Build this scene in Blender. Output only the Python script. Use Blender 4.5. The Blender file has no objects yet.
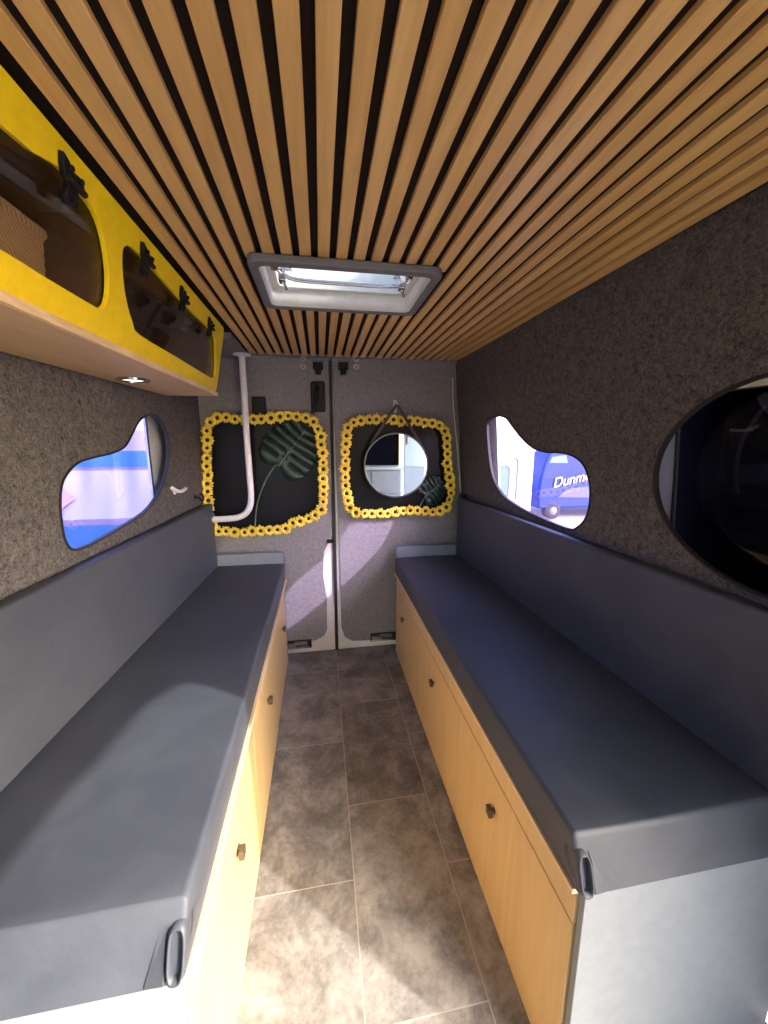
import bpy, bmesh, math, random
from mathutils import Vector, Matrix, noise
random.seed(7)
sc = bpy.context.scene
COL = sc.collection
PI = math.pi

# ------------------------------------------------------------------ camera
FPX, H = 380.0, 1.35
def _n(v): return v.normalized()
dY = _n(Vector(((320-384)/FPX, -(441-512)/FPX, -1)))          # world +Y in camera space
dZ = _n(Vector((0, -dY.z, dY.y)))
if dZ.y < 0: dZ = -dZ
dX = dY.cross(dZ)
R = Matrix((dX, dY, dZ))                                       # camera -> world
CAM = Vector((0, 0, H))
cd = bpy.data.cameras.new('camera'); cam = bpy.data.objects.new('camera', cd); COL.objects.link(cam)
cam.matrix_world = Matrix.Translation(CAM) @ R.to_4x4()
cd.sensor_fit = 'HORIZONTAL'; cd.sensor_width = 36; cd.lens = 36*FPX/768
cd.clip_start = .02; cd.clip_end = 200
sc.camera = cam
# measured points of the photograph turned into real positions on known surfaces
def ray(u, v): return R @ Vector(((u-384)/FPX, -(v-512)/FPX, -1))
def ony(u, v, y): r = ray(u, v); return CAM + r*(y/r.y)
def onplane(u, v, P, n):
    r = ray(u, v); n = Vector(n); P = Vector(P); return CAM + r*(n.dot(P-CAM)/n.dot(r))

# ------------------------------------------------------------------ materials
def new_mat(name):
    m = bpy.data.materials.new(name); m.use_nodes = True
    nt = m.node_tree; nt.nodes.clear()
    return m, nt
def N(nt, t, **kw):
    n = nt.nodes.new(t)
    for k, v in kw.items():
        if k in n.inputs: n.inputs[k].default_value = v
        else: setattr(n, k, v)
    return n
def LK(nt, a, b): nt.links.new(a, b)
def out_bsdf(nt):
    o = N(nt, 'ShaderNodeOutputMaterial'); b = N(nt, 'ShaderNodeBsdfPrincipled')
    LK(nt, b.outputs[0], o.inputs[0]); return b
def ramp(nt, fac, stops):
    r = N(nt, 'ShaderNodeValToRGB'); e = r.color_ramp.elements
    while len(e) < len(stops): e.new(.5)
    for i, (p, c) in enumerate(stops):
        e[i].position = p; e[i].color = (*c, 1) if len(c) == 3 else c
    LK(nt, fac, r.inputs[0]); return r.outputs[0]
def coords(nt, scale=(1,1,1), rot=(0,0,0)):
    t = N(nt, 'ShaderNodeTexCoord'); m = N(nt, 'ShaderNodeMapping')
    m.inputs['Scale'].default_value = scale; m.inputs['Rotation'].default_value = rot
    LK(nt, t.outputs['Object'], m.inputs[0]); return m.outputs[0]
def noise_tex(nt, vec, scale, detail=4, rough=.6, dist=0):
    n = N(nt, 'ShaderNodeTexNoise', Scale=scale, Detail=detail, Roughness=rough, Distortion=dist)
    LK(nt, vec, n.inputs['Vector']); return n.outputs['Fac']
def bump(nt, b, h, strength, dist=.002):
    n = N(nt, 'ShaderNodeBump', Strength=strength, Distance=dist)
    LK(nt, h, n.inputs['Height']); LK(nt, n.outputs[0], b.inputs['Normal'])
def plain(name, c, rough=.5, metal=0, spec=.5, coat=0):
    m, nt = new_mat(name); b = out_bsdf(nt)
    v = coords(nt); f = noise_tex(nt, v, 40, 3)
    col = ramp(nt, f, [(.3, tuple(x*.93 for x in c)), (.7, tuple(min(1, x*1.05) for x in c))])
    LK(nt, col, b.inputs['Base Color'])
    b.inputs['Roughness'].default_value = rough; b.inputs['Metallic'].default_value = metal
    b.inputs['Specular IOR Level'].default_value = spec; b.inputs['Coat Weight'].default_value = coat
    return m
def felt(name, lo, hi, stretch=(1,1,1)):
    m, nt = new_mat(name); b = out_bsdf(nt)
    v = coords(nt, stretch)
    a = noise_tex(nt, v, 200, 6, .75, .8); c = noise_tex(nt, v, 60, 6, .78, 1.0)
    mx = N(nt, 'ShaderNodeMath', operation='ADD'); LK(nt, a, mx.inputs[0]); LK(nt, c, mx.inputs[1])
    hf = N(nt, 'ShaderNodeMath', operation='MULTIPLY'); LK(nt, mx.outputs[0], hf.inputs[0]); hf.inputs[1].default_value = .5
    LK(nt, ramp(nt, hf.outputs[0], [(.38, lo), (.64, hi)]), b.inputs['Base Color'])
    b.inputs['Roughness'].default_value = 1; b.inputs['Specular IOR Level'].default_value = .1
    bump(nt, b, a, .42, .003)
    return m
def wood(name, c1, c2, axis='Y', scale=1.0, rough=.45, seg=None):
    m, nt = new_mat(name); b = out_bsdf(nt)
    s = {'Y': (1, .07, 1), 'Z': (1, 1, .07), 'X': (.07, 1, 1)}[axis]
    v = coords(nt, s)
    vec = v
    if seg:                                     # every slat its own stretch of grain
        sx = N(nt, 'ShaderNodeSeparateXYZ'); LK(nt, v, sx.inputs[0])
        q = N(nt, 'ShaderNodeMath', operation='MULTIPLY_ADD'); q.inputs[1].default_value = 1/seg; q.inputs[2].default_value = 100.0
        LK(nt, sx.outputs[0], q.inputs[0])
        fl = N(nt, 'ShaderNodeMath', operation='FLOOR'); LK(nt, q.outputs[0], fl.inputs[0])
        wn = N(nt, 'ShaderNodeTexWhiteNoise', noise_dimensions='1D'); LK(nt, fl.outputs[0], wn.inputs['W'])
        va = N(nt, 'ShaderNodeVectorMath', operation='MULTIPLY_ADD'); LK(nt, wn.outputs['Color'], va.inputs[0])
        va.inputs[1].default_value = (3, 9, 3); LK(nt, v, va.inputs[2]); vec = va.outputs[0]
    f = noise_tex(nt, vec, 26*scale, 5, .6, 1.4); g = noise_tex(nt, vec, 160*scale, 3, .6)
    mx = N(nt, 'ShaderNodeMath', operation='MULTIPLY_ADD'); LK(nt, g, mx.inputs[0]); mx.inputs[1].default_value = .35; LK(nt, f, mx.inputs[2])
    fac = mx.outputs[0]
    if seg:
        ad = N(nt, 'ShaderNodeMath', operation='MULTIPLY_ADD'); LK(nt, wn.outputs['Value'], ad.inputs[0]); ad.inputs[1].default_value = .22
        LK(nt, fac, ad.inputs[2]); fac = ad.outputs[0]
        st = [(.45, c2), (1.0, c1)]
    else: st = [(.42, c2), (.85, c1)]
    LK(nt, ramp(nt, fac, st), b.inputs['Base Color'])
    b.inputs['Roughness'].default_value = rough
    bump(nt, b, g, .12, .001)
    return m
def tinted(name, c, gloss=.06, rough=.0):
    m, nt = new_mat(name); o = N(nt, 'ShaderNodeOutputMaterial')
    t = N(nt, 'ShaderNodeBsdfTransparent'); t.inputs[0].default_value = (*c, 1)
    g = N(nt, 'ShaderNodeBsdfGlossy', Roughness=rough); g.inputs[0].default_value = (1,1,1,1)
    lw = N(nt, 'ShaderNodeLayerWeight', Blend=.5)
    pw = N(nt, 'ShaderNodeMath', operation='POWER'); LK(nt, lw.outputs['Facing'], pw.inputs[0]); pw.inputs[1].default_value = 4.0
    ma = N(nt, 'ShaderNodeMath', operation='MULTIPLY_ADD'); LK(nt, pw.outputs[0], ma.inputs[0]); ma.inputs[1].default_value = .6; ma.inputs[2].default_value = gloss*.5
    mx = N(nt, 'ShaderNodeMixShader'); LK(nt, ma.outputs[0], mx.inputs[0]); LK(nt, t.outputs[0], mx.inputs[1]); LK(nt, g.outputs[0], mx.inputs[2])
    LK(nt, mx.outputs[0], o.inputs[0]); return m

M = {}
M['felt'] = felt('charcoal_felt', (.022,.0200,.0195), (.20,.186,.180))
M['door_felt'] = felt('grey_felt', (.15,.142,.138), (.33,.312,.303))
M['slat'] = wood('oak_slat', (.80,.50,.175), (.58,.32,.095), 'Y', 1, .42, .0463)
M['ply'] = wood('birch_ply', (.66,.47,.22), (.56,.38,.162), 'Z', .6, .38)
M['ply_base'] = wood('ply_underside', (.76,.49,.23), (.62,.39,.17), 'Y', .7, .45)
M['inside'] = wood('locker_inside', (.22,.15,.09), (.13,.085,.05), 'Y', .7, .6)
M['ply_edge'] = wood('ply_edge', (.80,.62,.38), (.55,.38,.2), 'Y', 2.5, .55)
M['backing'] = plain('dark_backing', (.022,.014,.011), .9, spec=.1)
M['pale'] = plain('pale_grey_board', (.20,.218,.238), .55)
M['white'] = plain('white_paint', (.72,.70,.65), .35)
M['yellow'] = plain('yellow_gelcoat', (.95,.70,.008), .28, coat=.25)
M['black'] = plain('black_plastic', (.010,.010,.011), .4, spec=.2)
M['black_gloss'] = plain('black_glass', (.007,.007,.010), .3, spec=.12)
M['rubber'] = plain('black_rubber', (.012,.011,.011), .7)
M['chrome'] = plain('chrome', (.75,.75,.76), .15, 1)
M['steel'] = plain('steel', (.45,.44,.42), .3, 1)
M['dark_steel'] = plain('dark_steel', (.12,.12,.125), .3, 1)
M['brass'] = plain('brass_knob', (.13,.10,.075), .35, .6)
M['grey_frame'] = plain('grey_plastic', (.15,.15,.16), .45)
M['grey_metal'] = plain('grey_painted_metal', (.58,.60,.63), .4)
M['liner'] = plain('cream_liner', (.74,.72,.64), .35)
M['pipe'] = plain('white_pipe', (.78,.76,.74), .35)
M['petal'] = plain('yellow_petal', (.95,.71,.07), .6)
M['seed'] = plain('dark_seed_head', (.045,.018,.006), .9)
M['vine'] = plain('green_vine', (.06,.13,.03), .7)
M['leather_strap'] = plain('brown_strap', (.05,.03,.022), .6)
M['navy'] = plain('navy_paint', (.003,.004,.014), .4, spec=.2)
M['caravan'] = plain('caravan_white', (.37,.38,.41), .35, spec=.2)
M['caravan_frame'] = plain('caravan_trim', (.25,.25,.31), .4)
M['caravan_pane'] = plain('caravan_pane', (.10,.17,.26), .25, spec=.2)
M['van_blue'] = plain('van_blue', (.016,.035,.17), .45, spec=.2)
M['van_band'] = plain('van_band', (.085,.095,.26), .45, spec=.2)
M['tyre'] = plain('tyre', (.02,.02,.022), .8)
M['lettering'] = plain('cream_lettering', (.36,.28,.16), .5)
M['worktop'] = plain('white_worktop', (.62,.66,.70), .3)
M['kitchen'] = plain('grey_fronts', (.42,.42,.44), .45)
M['tarmac'] = plain('tarmac', (.42,.35,.32), .95)
M['pane'] = tinted('violet_pane', (.755,.70,.93))
M['smoke'] = tinted('smoked_pane', (.82,.77,.70))
M['dark_pane'] = tinted('dark_pane', (.32,.32,.40))
M['dome'] = tinted('clear_dome', (.46,.48,.50))

def mat_leather():
    m, nt = new_mat('slate_leatherette'); b = out_bsdf(nt)
    v = coords(nt)
    f = noise_tex(nt, v, 7, 5, .6, .5); g = noise_tex(nt, v, 420, 3, .6)
    LK(nt, ramp(nt, f, [(.3, (.046,.051,.065)), (.7, (.066,.073,.090))]), b.inputs['Base Color'])
    LK(nt, ramp(nt, f, [(.3, (.42,)*3), (.7, (.56,)*3)]), b.inputs['Roughness']); b.inputs['Specular IOR Level'].default_value = .32
    w = noise_tex(nt, v, 14, 3, .5, .8)
    mx = N(nt, 'ShaderNodeMath', operation='MULTIPLY_ADD'); LK(nt, g, mx.inputs[0]); mx.inputs[1].default_value = .12; LK(nt, w, mx.inputs[2])
    bump(nt, b, mx.outputs[0], .28, .006)
    return m
M['leather'] = mat_leather()

def mat_floor():
    m, nt = new_mat('stone_vinyl_tiles'); b = out_bsdf(nt)
    t = N(nt, 'ShaderNodeTexCoord'); s = N(nt, 'ShaderNodeSeparateXYZ'); LK(nt, t.outputs['Object'], s.inputs[0])
    def mth(op, a, bb=None, c=None):
        n = N(nt, 'ShaderNodeMath', operation=op)
        for i, x in enumerate((a, bb, c)):
            if x is None: continue
            if isinstance(x, (int, float)): n.inputs[i].default_value = x
            else: LK(nt, x, n.inputs[i])
        return n.outputs[0]
    u = mth('DIVIDE', mth('SUBTRACT', s.outputs[0], .064-3.03), .303)
    ci = mth('FLOOR', u); fu = mth('FRACT', u)
    # rows: offsets per column .970, .644(+.565/2-ish), .953
    par = mth('MODULO', ci, 2.0)
    off = mth('MULTIPLY_ADD', par, -.315, .965)
    w = mth('DIVIDE', mth('ADD', mth('SUBTRACT', s.outputs[1], mth('SUBTRACT', 1.61, off)), 5.65), .565)
    ri = mth('FLOOR', w); fw = mth('FRACT', w)
    eu = mth('MULTIPLY', mth('MINIMUM', fu, mth('SUBTRACT', 1.0, fu)), .303)
    ew = mth('MULTIPLY', mth('MINIMUM', fw, mth('SUBTRACT', 1.0, fw)), .565)
    e = mth('MINIMUM', eu, ew)
    joint = mth('LESS_THAN', e, .0016)
    cid = N(nt, 'ShaderNodeCombineXYZ'); LK(nt, ci, cid.inputs[0]); LK(nt, ri, cid.inputs[1])
    wn = N(nt, 'ShaderNodeTexWhiteNoise', noise_dimensions='3D'); LK(nt, cid.outputs[0], wn.inputs['Vector'])
    va = N(nt, 'ShaderNodeVectorMath', operation='MULTIPLY_ADD'); LK(nt, wn.outputs['Color'], va.inputs[0])
    va.inputs[1].default_value = (5,5,5); LK(nt, t.outputs['Object'], va.inputs[2])
    f = noise_tex(nt, va.outputs[0], 7, 8, .68, .4); g = noise_tex(nt, va.outputs[0], 60, 5, .7)
    fac = mth('MULTIPLY_ADD', g, .35, f); fac = mth('MULTIPLY_ADD', wn.outputs['Value'], .10, fac)
    col = ramp(nt, fac, [(.47, (.064,.060,.058)), (.66, (.150,.143,.137)), (.92, (.34,.326,.308))])
    mx = N(nt, 'ShaderNodeMixRGB'); LK(nt, joint, mx.inputs[0]); LK(nt, col, mx.inputs[1]); mx.inputs[2].default_value = (.38,.355,.32,1)
    LK(nt, mx.outputs[0], b.inputs['Base Color'])
    LK(nt, ramp(nt, f, [(.3, (.42,)*3), (.7, (.62,)*3)]), b.inputs['Roughness'])
    bump(nt, b, g, .15, .001)
    return m
M['floor'] = mat_floor()

def mat_tent():
    m, nt = new_mat('striped_canvas'); b = out_bsdf(nt)
    t = N(nt, 'ShaderNodeTexCoord'); s = N(nt, 'ShaderNodeSeparateXYZ'); LK(nt, t.outputs['Object'], s.inputs[0])
    mp = N(nt, 'ShaderNodeMapRange'); LK(nt, s.outputs[2], mp.inputs[0])
    mp.inputs[1].default_value = 0; mp.inputs[2].default_value = 2.6
    r = N(nt, 'ShaderNodeValToRGB'); r.color_ramp.interpolation = 'CONSTANT'
    LK(nt, mp.outputs[0], r.inputs[0])
    lil, blu, pur, lt = (.175,.185,.215,1), (.005,.068,.17,1), (.085,.075,.12,1), (.24,.30,.34,1)
    e = r.color_ramp.elements
    zz = lambda v: (ony(110, v, 4.0).z + .6)/2.6
    stops = [(0, (.22,.17,.18,1)), (zz(548), blu), (zz(525), pur), (zz(519), lil), (zz(471), pur), (zz(467.5), blu), (zz(451), (.135,.13,.20,1)), (zz(431), lt)]
    while len(e) < len(stops): e.new(.5)
    for i, (p, c) in enumerate(stops): e[i].position = max(0, p); e[i].color = c
    LK(nt, r.outputs[0], b.inputs['Base Color']); b.inputs['Roughness'].default_value = .7
    return m
M['tent'] = mat_tent()

def mat_weave():
    m, nt = new_mat('woven_wicker'); b = out_bsdf(nt)
    v = coords(nt)
    w = N(nt, 'ShaderNodeTexWave', wave_type='BANDS', bands_direction='DIAGONAL', Scale=60, Distortion=2, Detail=2)
    LK(nt, v, w.inputs[0])
    LK(nt, ramp(nt, w.outputs['Fac'], [(.2, (.55,.42,.27)), (.8, (.85,.72,.52))]), b.inputs['Base Color'])
    b.inputs['Roughness'].default_value = .8
    bump(nt, b, w.outputs['Fac'], .5, .003)
    return m
M['wicker'] = mat_weave()

def mat_leaf():
    m, nt = new_mat('monstera_green'); b = out_bsdf(nt)
    f = noise_tex(nt, coords(nt), 30, 4)
    LK(nt, ramp(nt, f, [(.3, (.007,.022,.014)), (.7, (.018,.046,.030))]), b.inputs['Base Color'])
    b.inputs['Roughness'].default_value = .38
    return m
M['leaf'] = mat_leaf()
M['stem'] = plain('leaf_stem', (.10,.15,.09), .5)
def mat_mirror():
    m, nt = new_mat('mirror_glass'); b = out_bsdf(nt)
    b.inputs['Base Color'].default_value = (.9,.92,.93,1); b.inputs['Metallic'].default_value = 1; b.inputs['Roughness'].default_value = .01
    return m
M['mirror'] = mat_mirror()
def mat_glow():
    m, nt = new_mat('lit_lamp_lens'); b = out_bsdf(nt)
    b.inputs['Base Color'].default_value = (.9,.88,.8,1)
    b.inputs['Emission Color'].default_value = (1,.88,.7,1); b.inputs['Emission Strength'].default_value = 1.5
    return m
M['lens'] = mat_glow()

# ------------------------------------------------------------------ mesh helpers
def tag(o, label=None, cat=None, group=None, kind=None):
    if label: o['label'] = label
    if cat: o['category'] = cat
    if group: o['group'] = group
    if kind: o['kind'] = kind
    return o
def empty(name, loc, label=None, cat=None, group=None, kind=None):
    o = bpy.data.objects.new(name, None); COL.objects.link(o); o.location = loc; o.empty_display_size = .05
    return tag(o, label, cat, group, kind)
ROOTLOC = {}
def worldloc(o):
    v = Vector((0,0,0))
    while o is not None: v += Vector(o.location); o = o.parent
    return v
def build(name, bm, mat, parent=None, origin=None, smooth=None, bev=0, seg=2, solid=0):
    """link bm (in world coordinates) as one mesh object; under a parent its origin is the parent's."""
    base = worldloc(parent) if parent is not None else Vector((0,0,0))
    o0 = Vector(origin) if origin is not None else base
    bmesh.ops.recalc_face_normals(bm, faces=bm.faces)
    bmesh.ops.translate(bm, verts=bm.verts, vec=-o0)
    me = bpy.data.meshes.new(name); bm.to_mesh(me); bm.free()
    for m in (mat if isinstance(mat, (list, tuple)) else [mat]): me.materials.append(m)
    o = bpy.data.objects.new(name, me); COL.objects.link(o)
    o.parent = parent; o.location = o0 - base
    if solid:
        s = o.modifiers.new('solid', 'SOLIDIFY'); s.thickness = solid; s.offset = 0
    if bev:
        b = o.modifiers.new('bevel', 'BEVEL'); b.width = bev; b.segments = seg; b.limit_method = 'ANGLE'; b.angle_limit = math.radians(35)
        smooth = 50 if smooth is None else smooth
    if smooth is not None:
        me.shade_smooth()
        me.set_sharp_from_angle(angle=math.radians(smooth))
    return o
def bx(bm, x0, x1, y0, y1, z0, z1):
    v = [bm.verts.new((x, y, z)) for x in (x0, x1) for y in (y0, y1) for z in (z0, z1)]
    for f in ((0,1,3,2),(4,6,7,5),(0,4,5,1),(2,3,7,6),(0,2,6,4),(1,5,7,3)): bm.faces.new([v[i] for i in f])
def box(x0, x1, y0, y1, z0, z1):
    bm = bmesh.new(); bx(bm, x0, x1, y0, y1, z0, z1); return bm
def prism(bm, loop, d):
    """closed prism from a planar loop of 3-D points pushed along vector d"""
    d = Vector(d); a = [bm.verts.new(p) for p in loop]; b = [bm.verts.new(Vector(p)+d) for p in loop]
    bm.faces.new(a); bm.faces.new(list(reversed(b)))
    n = len(a)
    for i in range(n): bm.faces.new((a[i], b[i], b[(i+1) % n], a[(i+1) % n]))
def ring(bm, outer, inner, d):
    """frame between two loops of the same length, pushed along d"""
    d = Vector(d); n = len(outer)
    A = [[bm.verts.new(Vector(p)+q) for p in L] for L in (outer, inner) for q in (Vector((0,0,0)), d)]
    o0, o1, i0, i1 = A
    for k in range(n):
        j = (k+1) % n
        for a, b in ((o0, i0), (i0, i1), (i1, o1), (o1, o0)): bm.faces.new((a[k], b[k], b[j], a[j]))
def holed(bm, outer, holes, d):
    """slab with holes: planar outer loop and hole loops, pushed along d"""
    d = Vector(d)
    def layer(q):
        es, loops = [], []
        for L in [outer]+holes:
            vs = [bm.verts.new(Vector(p)+q) for p in L]; loops.append(vs)
            es += [bm.edges.new((vs[i], vs[(i+1) % len(vs)])) for i in range(len(vs))]
        bmesh.ops.triangle_fill(bm, use_beauty=True, use_dissolve=False, edges=es)
        return loops
    A, B = layer(Vector((0,0,0))), layer(d)
    for a, b in zip(A, B):
        n = len(a)
        for i in range(n): bm.faces.new((a[i], a[(i+1) % n], b[(i+1) % n], b[i]))
def tube(bm, pts, r, n=12, caps=True, radii=None):
    pts = [Vector(p) for p in pts]; rings = []
    up = Vector((.13, .27, .95)).normalized()
    for i, p in enumerate(pts):
        t = (pts[min(i+1, len(pts)-1)] - pts[max(i-1, 0)]).normalized()
        a = t.cross(up)
        if a.length < .05: a = t.cross(Vector((1,0,0)))
        a.normalize(); b = t.cross(a); up = -b if (-b).dot(up) > 0 else b
        rr = radii[i] if radii else r
        rings.append([bm.verts.new(p + a*math.cos(2*PI*k/n)*rr + b*math.sin(2*PI*k/n)*rr) for k in range(n)])
    for A, B in zip(rings, rings[1:]):
        for k in range(n): bm.faces.new((A[k], A[(k+1) % n], B[(k+1) % n], B[k]))
    if caps: bm.faces.new(list(reversed(rings[0]))); bm.faces.new(rings[-1])
def lathe(bm, prof, axis_o, axis_d, n=24):
    """prof: (radius, height) pairs turned about an axis"""
    o = Vector(axis_o); d = Vector(axis_d).normalized()
    a = d.cross(Vector((.3,.2,.93))).normalized(); b = d.cross(a)
    rings = []
    for r, h in prof:
        if r < 1e-6: rings.append([bm.verts.new(o+d*h)])
        else: rings.append([bm.verts.new(o+d*h+(a*math.cos(2*PI*k/n)+b*math.sin(2*PI*k/n))*r) for k in range(n)])
    for A, B in zip(rings, rings[1:]):
        for k in range(n):
            j = (k+1) % n
            f = [A[k % len(A)], A[j % len(A)], B[j % len(B)], B[k % len(B)]]
            f = list(dict.fromkeys(f))
            if len(f) > 2: bm.faces.new(f)
def smooth_loop(pts, k=4):
    """Catmull-Rom through closed points"""
    P = [Vector(p) for p in pts]; n = len(P); out = []
    for i in range(n):
        p0, p1, p2, p3 = P[i-1], P[i], P[(i+1) % n], P[(i+2) % n]
        for s in range(k):
            t = s/k
            out.append(.5*((2*p1)+(p2-p0)*t+(2*p0-5*p1+4*p2-p3)*t*t+(3*p1-p0-3*p2+p3)*t**3))
    return out
def smooth_path(pts, k=5):
    P = [Vector(p) for p in pts]; n = len(P); out = []
    for i in range(n-1):
        p0, p1, p2, p3 = P[max(i-1,0)], P[i], P[i+1], P[min(i+2,n-1)]
        for s in range(k):
            t = s/k
            out.append(.5*((2*p1)+(p2-p0)*t+(2*p0-5*p1+4*p2-p3)*t*t+(3*p1-p0-3*p2+p3)*t**3))
    return out+[P[-1]]
def rrect(x0, x1, z0, z1, r, n=6):
    out = []
    for cx, cz, a0 in ((x1-r, z1-r, 0), (x0+r, z1-r, 90), (x0+r, z0+r, 180), (x1-r, z0+r, 270)):
        for k in range(n+1):
            a = math.radians(a0+90*k/n); out.append((cx+r*math.cos(a), cz+r*math.sin(a)))
    return out
def offset_loop(L, d, nrm):
    """move each point of a planar loop outward by d, nrm the plane's normal"""
    L = [Vector(p) for p in L]; n = len(L); nrm = Vector(nrm).normalized()
    c = sum(L, Vector())/n; out = []
    area = sum(((L[i]-c).cross(L[(i+1) % n]-c)).dot(nrm) for i in range(n))
    sgn = 1 if area > 0 else -1
    for i in range(n):
        t = (L[(i+1) % n]-L[i-1]).normalized()
        out.append(L[i] + t.cross(nrm)*d*sgn)
    return out
def dup(src, loc, parent=None):
    c = src.copy(); COL.objects.link(c); c.location = loc; c.parent = parent
    return c

# ------------------------------------------------------------------ the setting
YB, YF = 2.335, -1.6            # rear door plane side, open cab side
ZC = 1.818
tag(build('floor', box(-.80, 1.0, YF, YB+.03, -.03, 0), M['floor']), 'grey-brown stone-look vinyl tile floor between the benches', 'floor', kind='structure')
tag(build('ground', box(-25, 30, -25, 30, -.65, -.6), M['tarmac']), 'pinkish tarmac ground outside the van', 'ground', kind='structure')

# walls: linear planes x = f(y, z)
def xr(y, z): return .868 - .0222*y - .0925*(z-1.818)
def xl(y, z): return -(.745 - .04*y)
def PR(y, z, d=0): return Vector((xr(y, z)+d, y, z))
def PL(y, z, d=0): return Vector((xl(y, z)-d, y, z))
nR, nL = (1, .0222, .0925), (1, -.04, 0)
pR, pL = PR(0, 1), PL(0, 1)
def onR(u, v, d=0): return onplane(u, v, pR+Vector((d,0,0)), nR)
def onL(u, v, d=0): return onplane(u, v, pL-Vector((d,0,0)), nL)
blob_r = smooth_loop([onR(*p) for p in [(487,430),(489,421),(497,416),(506,418),(513,427),(522,438),(532,447),(545,452),(562,453),(575,457),(585,467),(590,485),(590,503),(586,518),(578,527),(568,529),(540,518),(515,505),(500,492),(491,470)]], 4)
blob_l = smooth_loop([onL(*p) for p in [(60,495),(64,478),(77,463),(95,457),(112,453),(125,446),(133,432),(139,421),(148,415),(158,417),(166,432),(169,450),(166,475),(158,495),(145,512),(110,534),(80,549),(67,545),(61,522)]], 4)
rc = PR(.60, 1.253)
round_r = [PR(.60+.305*math.cos(2*PI*k/64), 1.253+.232*math.sin(2*PI*k/64)) for k in range(64)]
door_notch = [(-.07,0),(-.07,1.42),(-.085,1.52),(-.12,1.60),(-.19,1.68),(-.35,1.735),(-.75,1.78),(-1.12,1.785),(-1.12,0)]
outR = [PR(YB, 0)]+[PR(*p) for p in door_notch]+[PR(YF, 0), PR(YF, 1.90), PR(YB, 1.90)]
bm = bmesh.new(); holed(bm, outR, [blob_r, round_r], (.010, 0, 0))
wall_r = tag(build('wall_right', bm, M['felt']), 'charcoal felt-lined right wall of the van with two windows', 'wall', kind='structure')
outL = [PL(YB, 0), PL(YF, 0), PL(YF, 1.90), PL(YB, 1.90)]
bm = bmesh.new(); holed(bm, outL, [blob_l], (-.010, 0, 0))
wall_l = tag(build('wall_left', bm, M['felt']), 'charcoal felt-lined left wall of the van with one window', 'wall', kind='structure')
# outer metal skin behind the lining, with the panes' openings
SK = .065
py1 = onR(498, 470, SK).y
def rectR(y0, y1, z0, z1, d): return [PR(y0,z0,d), PR(y1,z0,d), PR(y1,z1,d), PR(y0,z1,d)]
paneR = [PR(1.02,.98,SK), PR(py1,.98,SK), PR(py1,1.49,SK), PR(1.02,1.49,SK)]
ry1 = onR(675, 480, SK).y; rz1 = onR(735, 388.5, SK).z
paneRd = [PR(.12,.96,SK), PR(ry1,.96,SK), PR(ry1,rz1,SK), PR(.12,rz1+.0,SK)]
outRs = [PR(YB,-.05,SK)]+[PR(a, b-.05*(b==0), SK) for a, b in door_notch]+[PR(YF,-.05,SK), PR(YF,1.95,SK), PR(YB,1.95,SK)]
bm = bmesh.new(); holed(bm, outRs, [paneR, paneRd], (.01, 0, 0))
build('outer_skin', bm, M['grey_metal'], wall_r)
ly1 = onL(152, 480, SK).y
paneL = [PL(.98,.98,SK), PL(ly1,.98,SK), PL(ly1,1.475,SK), PL(.98,1.475,SK)]
bm = bmesh.new(); holed(bm, [PL(YB,-.05,SK), PL(YF,-.05,SK), PL(YF,1.95,SK), PL(YB,1.95,SK)], [paneL], (-.01,0,0))
build('outer_skin', bm, M['grey_metal'], wall_l)
# panes and their rubber-edged reveals
def window(name, pane, blob, sx, mat, label):
    bm = bmesh.new(); prism(bm, [p+Vector((sx*.004,0,0)) for p in pane], (sx*.004, 0, 0))
    w = tag(build(name, bm, mat), label, 'window', kind='structure')
    nn = nR if sx > 0 else nL
    bm = bmesh.new(); ring(bm, offset_loop(blob, .003, nn), offset_loop(blob, -.003, nn), (sx*.014, 0, 0))
    bmesh.ops.translate(bm, verts=bm.verts, vec=(-sx*.003, 0, 0))
    build('window_trim', bm, M['rubber'], w)
    # slim seal around the pane
    bm = bmesh.new(); ring(bm, offset_loop(pane, .002, nn), offset_loop(pane, -.006, nn), (-sx*.006, 0, 0))
    build('window_seal', bm, M['rubber'], w)
    return w
window('window_1', paneL, blob_l, -1, M['pane'], 'violet-tinted wavy-edged window in the left wall showing striped canvas')
window('window_2', paneR, blob_r, 1, M['pane'], 'violet-tinted wavy-edged window in the right wall by the rear doors')
w3 = window('window_3', paneRd, round_r, 1, M['dark_pane'], 'big round dark window in the right wall nearest the camera')
# cream head strip seen in the top of the round opening
bm = bmesh.new(); prism(bm, [PR(.12, rz1-.002, SK-.008), PR(ry1+.02, rz1-.002, SK-.008), PR(ry1+.02, rz1+.09, SK-.008), PR(.12, rz1+.09, SK-.008)], (.006,0,0))
build('head_strip', bm, M['liner'], w3)

# ceiling: dark backing over timber slats, open for the hatch
HX0, HX1, HY0, HY1 = -.150, .335, 1.135, 1.435
bm = bmesh.new(); holed(bm, [Vector(p) for p in ((-.80,YF,ZC+.0118),(.93,YF,ZC+.0118),(.93,YB+.03,ZC+.0118),(-.80,YB+.03,ZC+.0118))],
      [[Vector((x,y,ZC+.0118)) for x,y in ((HX0,HY0),(HX1,HY0),(HX1,HY1),(HX0,HY1))]], (0,0,.02))
ceiling = tag(build('ceiling', bm, M['backing']), 'dark ceiling board behind the timber slats', 'ceiling', kind='structure')
bm = bmesh.new(); prism(bm, [(-.80,1.90,ZC-.021),(-.379,1.90,ZC-.021),(-.379,YB,ZC-.021),(-.80,YB,ZC-.021)], (0,0,.029))
build('felt_strip', bm, M['door_felt'], ceiling)
bm = bmesh.new()
P0, PITCH, GAP = .0004, .0463, .0172
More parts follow.
